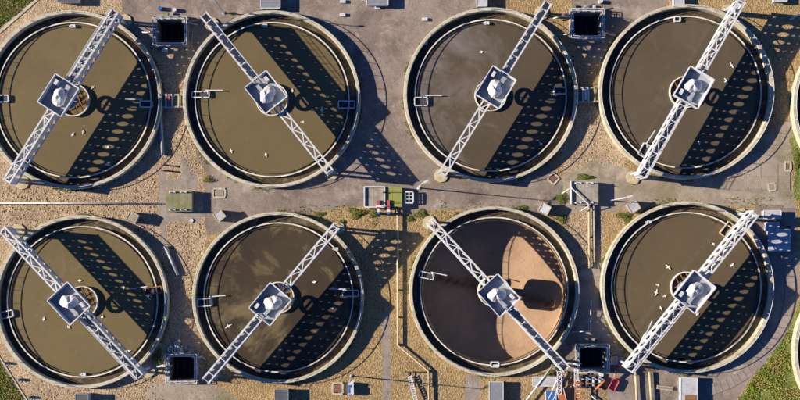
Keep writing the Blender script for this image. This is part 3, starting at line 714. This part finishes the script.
# ---------------------------------------------------------------- small ground items
def block(px, py, label):
    q = P(px, py, .5); t = thing('concrete_block', (q.x, q.y, 0), 0, label, 'block', 'white blocks on the asphalt')
    MB().box((0, 0, .22), (1.15, .62, .44)).build('body', M['white'], t); MB().box((0, 0, .46), (1.02, .5, .05)).build('top', M['white'], t)
for px, py, lb in [(425, 19, 'white block on the asphalt, right hand upper one'), (424.7, 43, 'white block on the asphalt, right hand lower one'), (377.5, 7, 'white block near the blue grey kiosk at the top'),
                   (343, 1.2, 'white block at the very top edge of the asphalt'), (342.6, 14.5, 'white block just above the plain olive tank shadow')]: block(px, py, lb)
def hatch(px, py, lx, ly, rz, mat, label, h=.16):
    q = P(px, py, h); t = thing('manhole', (q.x, q.y, 0), math.radians(rz), label, 'manhole', 'manhole covers')
    mb = MB(); frame_box(mb, (0, 0), lx, ly, 0, 0, h, .35); mb.build('frame', M['wall'], t)
    MB().box((0, 0, h / 2 - .02), (lx - .7, ly - .7, h - .05)).build('cover', M[mat], t)
hatch(553.3, 178.5, 1.7, 1.7, 48, 'brown', 'diamond manhole with pale frame on the asphalt below the grey scum tank')
hatch(219, 193, 2.4, 1.7, 0, 'path', 'rectangular manhole with pale frame right of the mossy chamber')
hatch(337.5, 388.5, 2.0, 2.2, 0, 'brown', 'square manhole with red brown cover below the blackish tank', .5)
hatch(788, 166.5, 1.2, 1.7, 0, 'brown', 'red brown grid cover on the yard slabs at the right')
hatch(772, 187, 1.4, 1.4, 10, 'old_concrete', 'faint concrete cover on the yard at the right')
q = P(351, 388); t = thing('meter_cabinet', (q.x, q.y, 0), 0, 'small white and blue cabinet beside the square brown manhole', 'cabinet')
MB().box((0, 0, .7), (1.1, 2.4, 1.4)).build('body', M['white'], t); MB().box((-.2, 0, 1.44), (.5, 2.5, .1)).build('lid', M['blue'], t); MB().box((.3, -.3, 1.46), (.6, 1.4, .12)).build('panel', M['white'], t)
for k in (-.9, .9): MB().box((0, k, 1.55), (1.3, .12, .3)).build('bracket', M['white'], t)
# white frame lying in the shade of the central chamber
q = P(409, 197.5, .4); t = thing('hatch_frame', (q.x, q.y, 0), 0, 'white grid frame standing in the shade right of the central mossy chamber', 'frame')
mb = MB(); frame_box(mb, (0, 0), 1.6, 2.2, 0, 1.0, 1.25, .28); mb.build('frame', M['white'], t)
MB().box((0, 0, 1.1), (.18, 1.9, .18)).build('upright', M['white'], t)
for yy in (-.35, .4): MB().box((.1, yy, 1.12), (1.2, .16, .16)).build('rung', M['white'], t)
for sx in (-.7, .7): MB().box((sx, 0, .5), (.14, .14, 1.0)).build('leg', M['white'], t)
# red stands below it
for k, px in enumerate((378.5, 388.5)):
    q = P(px, 208.5); t = thing('pipe_stand', (q.x, q.y, 0), 0, ['left', 'right'][k] + ' one of two red beams with blue feet below the central chamber', 'stand', 'red pipe stands')
    MB().box((0, .55, 1.86), (.5, 2.1, .34)).build('beam', M['red'], t); MB().box((0, -.95, .95), (.5, .5, 1.9)).build('leg', M['blue'], t)
    MB().box((0, -.5, 2.06), (.55, .5, .1)).build('clamp', M['white'], t)
pipe([(376, 206.2, 2.2), (391, 206.2, 2.2)], .1, 'white', 'short white pipe across the two red beams', False)
for k, py in enumerate((165, 170.5)):
    q = P(163, py); t = thing('marker_post', (q.x, q.y, 0), 0, ['upper', 'lower'] [k] + ' of two short posts with red tops beside the upper left tank', 'post', 'red topped marker posts')
    MB().lathe([(.16, 0), (.16, 1.3)], 10).build('post', M['white'], t); MB().lathe([(.2, 1.28), (.2, 1.62), (0, 1.7)], 10).build('cap', M['red'], t)
# rings by the lower left pit
for k, (px, py, r_) in enumerate([(171, 349, .5), (178.3, 349.2, .6), (177.5, 343.3, .5)]):
    q = P(px, py); a = [(r_ * math.cos(j * PI / 12), r_ * math.sin(j * PI / 12), .6) for j in range(25)]
    t = thing('handwheel_valve', (q.x, q.y, 0), 0, 'white ring handwheel above the lower left pit, ' + ['left one', 'largest one', 'top one'][k], 'wheel', 'valve wheels')
    MB().tube(a, .09, 8).build('rim', M['white'], t, True); MB().bar((-r_, 0, .6), (r_, 0, .6), .08, .08).build('spoke', M['white'], t); MB().bar((0, -r_, .61), (0, r_, .61), .08, .08).build('spoke', M['white'], t)
    MB().tube([(0, 0, 0), (0, 0, .6)], .09, 8).build('stem', M['rail'], t)
# slatted ladder bridge by the fence frame
q = P(408, 371.5); t = thing('fence_frame', (q.x, q.y, 0), 0, 'dark railing frame around the white ladder at the bottom centre', 'railing')
for k, (x0, y0, x1, y1) in enumerate([(-.6, 0, 2.9, 0), (-.6, 0, -.6, -2.8), (2.9, 0, 2.9, -2.8)]):
    mb = MB(); 
    for zz in (.5, 1.0): mb.bar((x0, y0, zz), (x1, y1, zz), .1, .1)
    for f in (0, .5, 1): mb.box((x0 + (x1 - x0) * f, y0 + (y1 - y0) * f, .5), (.1, .1, 1.0))
    mb.build('rail_panel', M['pale_steel' if k else 'dark'], t)
a = P(409.5, 375.5, .7); b = P(416.5, 404, 1.2); t = thing('ladder', (a.x, a.y, 0), 0, 'white slatted ladder ramp at the bottom centre', 'ladder'); o = Vector((a.x, a.y, 0))
d = (b - a).normalized(); nn = Vector((-d.y, d.x, 0))
for s_ in (-1, 1): MB().bar(a - o + nn * .36 * s_, b - o + nn * .36 * s_, .14, .16).build('rail', M['white'], t)
for k in range(12): c = a.lerp(b, (k + .5) / 12) - o; MB().bar(c - nn * .36, c + nn * .36, .22, .1).build('rung', M['white'], t)
for f in (.08, .9): c = a.lerp(b, f) - o; MB().box((c.x, c.y, c.z / 2), (.5, .12, c.z)).build('leg', M['white'], t)
q = P(665, 388, .5); t = thing('concrete_beam', (q.x, q.y, 0), -.13, 'long pale concrete beam lying on the asphalt left of the pale kiosk', 'beam')
MB().box((0, 0, .25), (3.2, .75, .5)).build('body', M['wall'], t); MB().box((1.62, 0, .3), (.08, .6, .4)).build('end', M['dark'], t); MB().box((0, 0, .52), (2.9, .5, .06)).build('top', M['path'], t)

# machinery at the bottom right
q = P(613, 384); t = thing('excavator_arm', (q.x, q.y, 0), math.radians(62), 'orange red digger arm with pink red bucket at the bottom right', 'digger')
mb = MB(); bp = [(-1.5, -.8), (1.1, -.8), (1.4, -.5), (1.4, .5), (1.1, .8), (-1.5, .8)]
fl = MB().prism(bp, .25, .45).build('bucket', M['red'], t)
for (xa, ya), (xb, yb) in zip(bp, bp[1:] + bp[:1]): MB().bar((xa, ya, .75), (xb, yb, .75), .14, .9).build('bucket_side', M['red'], fl)
o2 = MB().bar((1.5, .5, .9), (3.0, 1.2, 1.7), .5, .5).build('stick', M['orange'], t); MB().bar((3.0, 1.2, 1.75), (4.5, 1.1, 1.9), .6, .6).build('boom', M['orange'], t)
MB().bar((1.8, .9, 1.3), (3.3, 1.6, 2.0), .16, .16).build('hydraulic_ram', M['white'], t); MB().lathe([(.4, 0), (.4, 2.2), (0, 2.25)], 12, (4.5, 1.1, 0)).build('pivot', M['red'], t)
t.scale = (.8, .8, .85)
rr = random.Random(11)
def tower(px, py, lx, ly, h, m, label, cat='frame'):
    q = P(px, py); t = thing('scaffold_frame', (q.x, q.y, 0), 0, label, cat, 'steel frames by the bottom right pit')
    for sx in (-1, 1):
        for sy in (-1, 1): MB().box((sx * lx / 2, sy * ly / 2, h / 2), (.12, .12, h)).build('post', M[m], t)
        MB().bar((sx * lx / 2, -ly / 2, h), (sx * lx / 2, ly / 2, h), .16, .16).build('top_rail', M[m], t)
    n = max(2, int(ly / .8))
    for k in range(n + 1): MB().bar((-lx / 2, -ly / 2 + k * ly / n, h - .02), (lx / 2, -ly / 2 + k * ly / n, h - .02), .14, .12).build('rung', M['white'], t)
    for k in range(n): MB().bar((-lx / 2, -ly / 2 + k * ly / n, h + .04), (lx / 2, -ly / 2 + (k + 1) * ly / n, h + .04), .1, .08).build('brace', M[m], t)
tower(576, 392, 1.0, 5.0, 1.8, 'orange', 'orange and white lattice frame below the bottom right pit')
tower(575, 376, .7, 3.6, 1.5, 'white', 'white lattice frame at the lower left corner of the bottom right pit')
tower(558.5, 382, .8, 4.5, 1.2, 'rail', 'thin grey lattice frame between the slanting pipes')
kiosk('tool_box', 558.5, 388, 565, 404, 1.1, 'orange', 'orange box at the bottom edge right of the blue box', 'box', 'boxes by the machinery', 'orange', .25)
kiosk('tool_box', 546, 391, 556, 404, 1.0, 'blue', 'blue box at the bottom edge below the slanting pipes', 'box', 'boxes by the machinery', 'blue')
kiosk('tool_box', 533, 377, 556, 386, .9, 'roof_pale', 'pale corrugated box right of the white edged kiosk', 'box', 'boxes by the machinery', ribs=3)
q = P(590, 381); t = thing('pump_skid', (q.x, q.y, 0), 0, 'dark pump skid with pale pipework just below the bottom right pit', 'pump')
MB().box((0, 0, .25), (5.4, 2.6, .5)).build('base', M['dark'], t)
for k in range(4):
    xx = -2 + k * 1.3; MB().tube([(xx, -.9, .8), (xx, .9, .8)], .32, 10).build('pump', M['pale_steel'], t, True); MB().tube([(xx, .7, .9), (xx + .1, .7, 1.5), (xx + .7, .5, 1.5)], .13, 8).build('pipe', M['white'], t, True)
MB().tube([(-2.6, -.3, 1.2), (2.5, -.4, 1.2)], .16, 8).build('manifold', M['rust'], t, True)
MB().tube([(1.0, -1.5, .8), (2.2, -.2, 1.3), (2.9, .4, 1.4)], .2, 8).build('hose', M['orange'], t, True)
pipe([(589, 394, .6), (599, 402, .6)], .16, 'white', 'short white tube lying below the pump skid', False)
kiosk('tool_box', 611, 357, 617, 364, .7, 'cream', 'small yellowish crate right of the bottom right pit', 'box', 'boxes by the machinery', 'cream')
# pale gear around the top right pit, the bridge ends and the top left pit
for k, (px, py, m, lb) in enumerate([(600, 2, 'white', 'white round drum at the top above the top right pit'), (175, 10.5, 'white', 'white drum above the top left pit'), (161, 9, 'blue', 'blue drum at the upper left of the top left pit'), (648, 168, 'dark', 'dark drum by the yard edge'), (191.5, 220.5, 'white', 'white round lid on the path below the mossy chamber')]):
    q = P(px, py); t = thing('drum', (q.x, q.y, 0), 0, lb, 'drum', 'drums around the site'); hh = .9 if k != 4 else .25
    MB().lathe([(.42, 0), (.42, hh - .05), (.38, hh)], 16).build('body', M[m], t, True); MB().lathe([(.38, hh), (.34, hh - .03), (0, hh - .03)], 16).build('lid', M[m], t)

# ---------------------------------------------------------------- gulls
gb = MB(); n = 10
for (x, r, z) in [(-.46, .02, .12), (-.36, .07, .12), (-.18, .14, .10), (.05, .16, .10), (.22, .11, .13), (.30, .08, .2), (.38, .085, .22), (.45, .05, .21), (.54, .012, .19)]:
    gb.v += [(x, r * math.cos(2 * PI * t_ / n), z + r * .8 * math.sin(2 * PI * t_ / n)) for t_ in range(n)]
for i in range(8):
    for t_ in range(n): gb.f.append((i * n + t_, i * n + (t_ + 1) % n, (i + 1) * n + (t_ + 1) % n, (i + 1) * n + t_))
gull_me = gb.mesh('gull_body', M['feather'], True)
def wing_me(sp):
    mb = MB(); pr = [(.12, .1, .14), (.02, .1, .13), (-.16, .1, .13), (.16, .45 * sp, .24), (.04, .45 * sp, .24), (-.10, .45 * sp, .22), (-.02, .85 * sp, .20), (-.10, .86 * sp, .20), (-.16, .84 * sp, .19)]
    vs = pr + [(a, b, c + .035) for a, b, c in pr]
    fs = [(0, 1, 4, 3), (1, 2, 5, 4), (3, 4, 7, 6), (4, 5, 8, 7)]
    fs = fs + [tuple(i + 9 for i in f) for f in fs] + [(0, 3, 12, 9), (3, 6, 15, 12), (6, 7, 16, 15), (7, 8, 17, 16), (8, 5, 14, 17), (5, 2, 11, 14)]
    return mb.add(vs, fs).mesh('wing', M['feather'])
fold_me = wing_me(.30); open_me = wing_me(1.0); fold_r = wing_me(-.30); open_r = wing_me(-1.0)
GUL = {0: [(73, 134.5), (83.5, 132), (93, 87.5), (108, 147), (108.5, 165, 1)], 1: [(231.5, 151), (266, 155), (303, 122), (322, 110, 1), (292.5, 91)],
       2: [(481.5, 52), (541, 144)], 3: [(731.5, 65.5, 1), (726, 81.5, 1), (699, 143)], 4: [(44, 319), (102.5, 317), (129, 351), (80, 280.5), (124, 287.5), (69, 327), (148, 297, 1)],
       5: [(314.5, 282), (228.5, 326, 1), (332.5, 308)], 7: [(668, 267, 1), (656, 292.5, 1), (713.5, 244), (732, 265), (661, 308), (697.5, 314), (702, 331.5), (658, 285), (665, 296)]}
GN = ['top left', 'plain olive', 'grey scum', 'upper right end', 'lower left end', 'blackish', '', 'lower right end']
rr = random.Random(21)
HOUR = ['twelve', 'one', 'two', 'three', 'four', 'five', 'six', 'seven', 'eight', 'nine', 'ten', 'eleven']
def gull_label(ti, gq, fl):
    cx, cy, r = TANKS[ti]; dx, dy = gq[0] - cx, gq[1] - cy; hh = HOUR[round(math.degrees(math.atan2(dx, -dy)) / 30) % 12]; f = math.hypot(dx, dy) / r
    return ('spread winged' if fl else 'small floating') + ' white gull at ' + hh + " o'clock " + ('near the hub' if f < .35 else 'halfway out' if f < .6 else 'near the rim') + ' on the ' + GN[ti] + ' tank'
for ti, lst in GUL.items():
    for gq in lst:
        fl = len(gq) > 2; q = P(gq[0], gq[1], WL)
        t = thing('gull', (q.x, q.y, WL - .06 + (.0 if not fl else .05)), rr.uniform(0, 6.28), gull_label(ti, gq, fl), 'gull', ('spread winged gulls on the ' if fl else 'floating gulls on the ') + GN[ti] + ' tank')
        t.scale = (.85,) * 3 if fl else (.95,) * 3
        link('body', gull_me, t); link('wing', open_me if fl else fold_me, t); link('wing', open_r if fl else fold_r, t)

# ---------------------------------------------------------------- plants
def leaves(rnd, cnt, rx, ry, h, size, flat=.5):
    mb = MB()
    for _ in range(cnt):
        a = rnd.uniform(0, 2 * PI); r = math.sqrt(rnd.random()); lump = .75 + .25 * math.sin(a * 3 + rx * 9)
        z = h * (1 - r * r) * rnd.uniform(.25, 1) + .05
        c = Vector((rx * r * lump * math.cos(a), ry * r * lump * math.sin(a), z))
        d = Vector((rnd.uniform(-1, 1), rnd.uniform(-1, 1), rnd.uniform(-.2, .8))).normalized() * size * rnd.uniform(.6, 1.3)
        e = Vector((-d.y, d.x, rnd.uniform(-flat, flat) * size)).normalized() * size * .45
        o = len(mb.v); mb.v += [tuple(c - d * .5), tuple(c + e * .5), tuple(c + d * .5), tuple(c - e * .5)]; mb.f.append((o, o + 1, o + 2, o + 3))
    return mb
BUSH = [(208, 179.5, 1.1, .9, .9, 'round green bush on the asphalt below the plain olive tank'), (584, 177, 2.3, .8, .8, 'dark green shrub above the bare concrete chamber'),
        (562, 219, 1.3, 1.1, .6, 'olive shrub right of the white topped cabinet'), (561, 198.5, 1.3, 1.5, .8, 'green shrub left of the bare concrete chamber'),
        (357, 213, 2.2, 1.4, .7, 'green shrub left of the red beams'), (320, 214, 1.4, .7, .5, 'low green plant above the blackish tank'), (374, 214, 1.0, .9, .6, 'dark shrub beside the red beams'),
        (625, 216, 2.0, 1.2, .5, 'green shrub left of the lower right end tank'), (421, 214, 1.8, 1.2, .6, 'brown green shrub above the drained tank bridge'),
        (551, 375, 1.8, 1.2, .6, 'green shrub below the drained tank bridge end'), (686, 374.5, .8, .5, .5, 'small green plant above the pale kiosk'), (341, 222, 1.2, .6, .5, 'bright green plant by the blackish tank bridge end'),
        (158, 357, 1.2, 2.0, .7, 'dark green shrub left of the lower left pit'), (410, 219, 1.0, .8, .5, 'small dry shrub right of the pale pipe'), (232, 13.5, .7, .4, .5, 'tiny green plant at the top beside the plain olive tank bridge'),
        (797, 160, .9, 2.6, .6, 'green shrub at the right edge below the cut off tank'), (520, 209, 2.6, .8, .4, 'low green moss plant above the drained tank'), (630, 223, 1.2, .8, .4, 'olive ground plant beside the tilted framed cabinet')]
rr = random.Random(31)
for px, py, rx, ry, h, lb in BUSH:
    q = P(px, py); t = thing('bush', (q.x, q.y, 0), 0, lb, 'bush', 'bushes around the site')
    leaves(rr, int(230 * rx * ry + 60), rx, ry, h, .24).build('foliage', M['leaf'], t, fix=False)
    mb = MB()
    for k in range(3): a = k * 2.1; mb.tube([(0, 0, 0), (.3 * rx * math.cos(a), .3 * ry * math.sin(a), h * .6)], .04, 5, .015)
    mb.build('stem', M['wood'], t)
def tufts(name, poly, dens, hmin, hmax, mat, label, seed, rej=None, cl=.0):
    rnd = random.Random(seed); pw = [P(*q) for q in poly]; pw = [(q.x, q.y) for q in pw]
    x0, x1 = min(q[0] for q in pw), max(q[0] for q in pw); y0, y1 = min(q[1] for q in pw), max(q[1] for q in pw); mb = MB()
    for _ in range(int((x1 - x0) * (y1 - y0) * dens)):
        x, y = rnd.uniform(x0, x1), rnd.uniform(y0, y1)
        if not inpoly(x, y, pw) or any((x - a) ** 2 + (y - b) ** 2 < (r + .15) ** 2 for a, b, r in tank_w): continue
        if cl and (math.sin(x * .9 + seed) + math.sin(y * 1.1 + x * .4) + math.sin(x * .37 - y * .71)) * .33 < cl - rnd.uniform(0, .5): continue
        for k in range(3):
            a = rnd.uniform(0, 2 * PI); h = rnd.uniform(hmin, hmax); wd = rnd.uniform(.05, .1); ca, sa = math.cos(a), math.sin(a); ln = rnd.uniform(.1, .5) * h + .1
            o = len(mb.v); mb.v += [(x - sa * wd, y + ca * wd, 0), (x + sa * wd, y - ca * wd, 0), (x + ca * ln, y + sa * ln, h)]; mb.f.append((o, o + 1, o + 2))
    return tag(mb.build(name, M[mat], None, fix=False), label, 'grass', kind='stuff')
tufts('grass', [(-6, 32), (-6, -6), (40, -6), (33, 0), (0, 27)], 26, .15, .4, 'grass', 'bright green grass in the top left corner', 1)
tufts('grass', [(-6, 352), (-6, 406), (28, 406), (24, 400), (0, 362)], 26, .15, .4, 'grass', 'bright green grass in the bottom left corner', 2)
tufts('grass', [(738, 404), (752, 380), (771, 354), (788, 332), (796, 313), (808, 300), (808, 406)], 30, .15, .45, 'grass', 'rough green and straw grass in the bottom right corner', 3, cl=.05)
tufts('grass', [(738, 404), (752, 380), (771, 354), (788, 332), (794, 332), (765, 376), (755, 404)], 30, .15, .45, 'grass', 'dense green grass strip along the curved path', 4)
tufts('weeds', [(620, 199), (800, 196), (800, 206), (620, 209)], 5, .06, .18, 'leaf', 'thin weeds along the edge of the concrete yard', 5, cl=.25)
tufts('weeds', [(300, 204), (380, 206), (380, 225), (330, 232), (300, 215)], 6, .08, .25, 'leaf', 'thin weeds above the blackish tank', 6, cl=.2)
tufts('weeds', [(440, 200), (560, 208), (540, 216), (440, 214)], 6, .06, .2, 'leaf', 'thin weeds above the drained tank', 7, cl=.2)
# loose stones
rr = random.Random(41); sm = []
def stones(poly, dens, smin, smax, label, seed):
    rnd = random.Random(seed); pw = [P(*q) for q in poly]; pw = [(q.x, q.y) for q in pw]
    x0, x1 = min(q[0] for q in pw), max(q[0] for q in pw); y0, y1 = min(q[1] for q in pw), max(q[1] for q in pw); mb = MB()
    for _ in range(int((x1 - x0) * (y1 - y0) * dens)):
        x, y = rnd.uniform(x0, x1), rnd.uniform(y0, y1)
        if not inpoly(x, y, pw) or any((x - a) ** 2 + (y - b) ** 2 < (r + .2) ** 2 for a, b, r in tank_w): continue
        s_ = rnd.uniform(smin, smax) * rnd.uniform(.6, 1); a = rnd.uniform(0, 6.28); o = len(mb.v); n = 5
        for k in range(n):
            q = a + 2 * PI * k / n; r = s_ * rnd.uniform(.8, 1.2); mb.v.append((x + r * math.cos(q), y + r * math.sin(q), -.02))
        for k in range(n):
            q = a + .3 + 2 * PI * k / n; r = s_ * rnd.uniform(.45, .75); mb.v.append((x + r * math.cos(q), y + r * math.sin(q), s_ * rnd.uniform(.5, .8)))
        for k in range(n):
            j = (k + 1) % n; mb.f.append((o + k, o + j, o + n + j, o + n + k))
        mb.f.append(tuple(o + n + k for k in range(n)))
    return tag(mb.build('gravel', M['stone'], None, fix=False), label, 'gravel', kind='stuff')
stones([(-5, 186), (158, 176), (158, 240), (-5, 240)], 3.2, .08, .24, 'tan stones between the upper and lower left tanks', 1)
stones([(166, 110), (200, 110), (208, 170), (190, 178), (178, 150), (160, 168)], 5.0, .08, .22, 'coarse tan stones between the two upper left tanks', 2)
stones([(167, 222), (204, 222), (205, 250), (195, 300), (167, 300)], 5.0, .08, .22, 'coarse tan stones between the two lower left tanks', 3)
stones([(566, 206), (603, 214), (603, 266), (566, 266)], 3.2, .08, .2, 'tan stones around the pale pipes left of the lower right tank', 4)
stones([(576, 104), (606, 104), (610, 165), (572, 165)], 3.2, .08, .22, 'tan stones between the two upper right tanks', 5)
stones([(20, 380), (165, 380), (165, 404), (30, 404)], 3.0, .07, .2, 'tan stones below the lower left tank', 6)
stones([(190, 380), (470, 360), (560, 380), (540, 404), (190, 404)], 2.0, .05, .15, 'small stones on the sandy ground at the bottom', 7)
stones([(340, 210), (440, 210), (440, 404), (340, 404)], 1.6, .05, .15, 'small stones on the sandy ground between the lower middle tanks', 8)
stones([(690, -4), (804, -4), (804, 120), (770, 60)], 1.8, .05, .16, 'small stones on the sandy ground at the top right', 9)
stones([(20, 40), (60, -4), (120, -4), (120, 20)], 2.2, .06, .18, 'small stones above the top left tank', 10)

# weeds in the joint between tank walls and ground, one fringe for the site
rnd = random.Random(77); mb = MB()
for ti, (x, y, r) in enumerate(tank_w[:8]):
    for k in range(1500):
        a = rnd.uniform(0, 2 * PI); c = math.sin(a * 3 + ti * 2.1) + math.sin(a * 7 + ti) + math.sin(a * 17 + ti * 5)
        if c < rnd.uniform(.3, 1.6): continue
        d = r + .05 + abs(rnd.gauss(0, .28)); px, py = x + d * math.cos(a), y + d * math.sin(a)
        for q in range(2):
            b = rnd.uniform(0, 2 * PI); h = rnd.uniform(.06, .28); w_ = rnd.uniform(.05, .11); ca, sa = math.cos(b), math.sin(b); ln = rnd.uniform(.1, .28)
            o = len(mb.v); mb.v += [(px - sa * w_, py + ca * w_, 0), (px + sa * w_, py - ca * w_, 0), (px + ca * ln, py + sa * ln, h)]; mb.f.append((o, o + 1, o + 2))
tag(mb.build('weeds', M['leaf'], None, fix=False), 'thin weeds fringing the foot of the tank walls', 'weeds', kind='stuff')
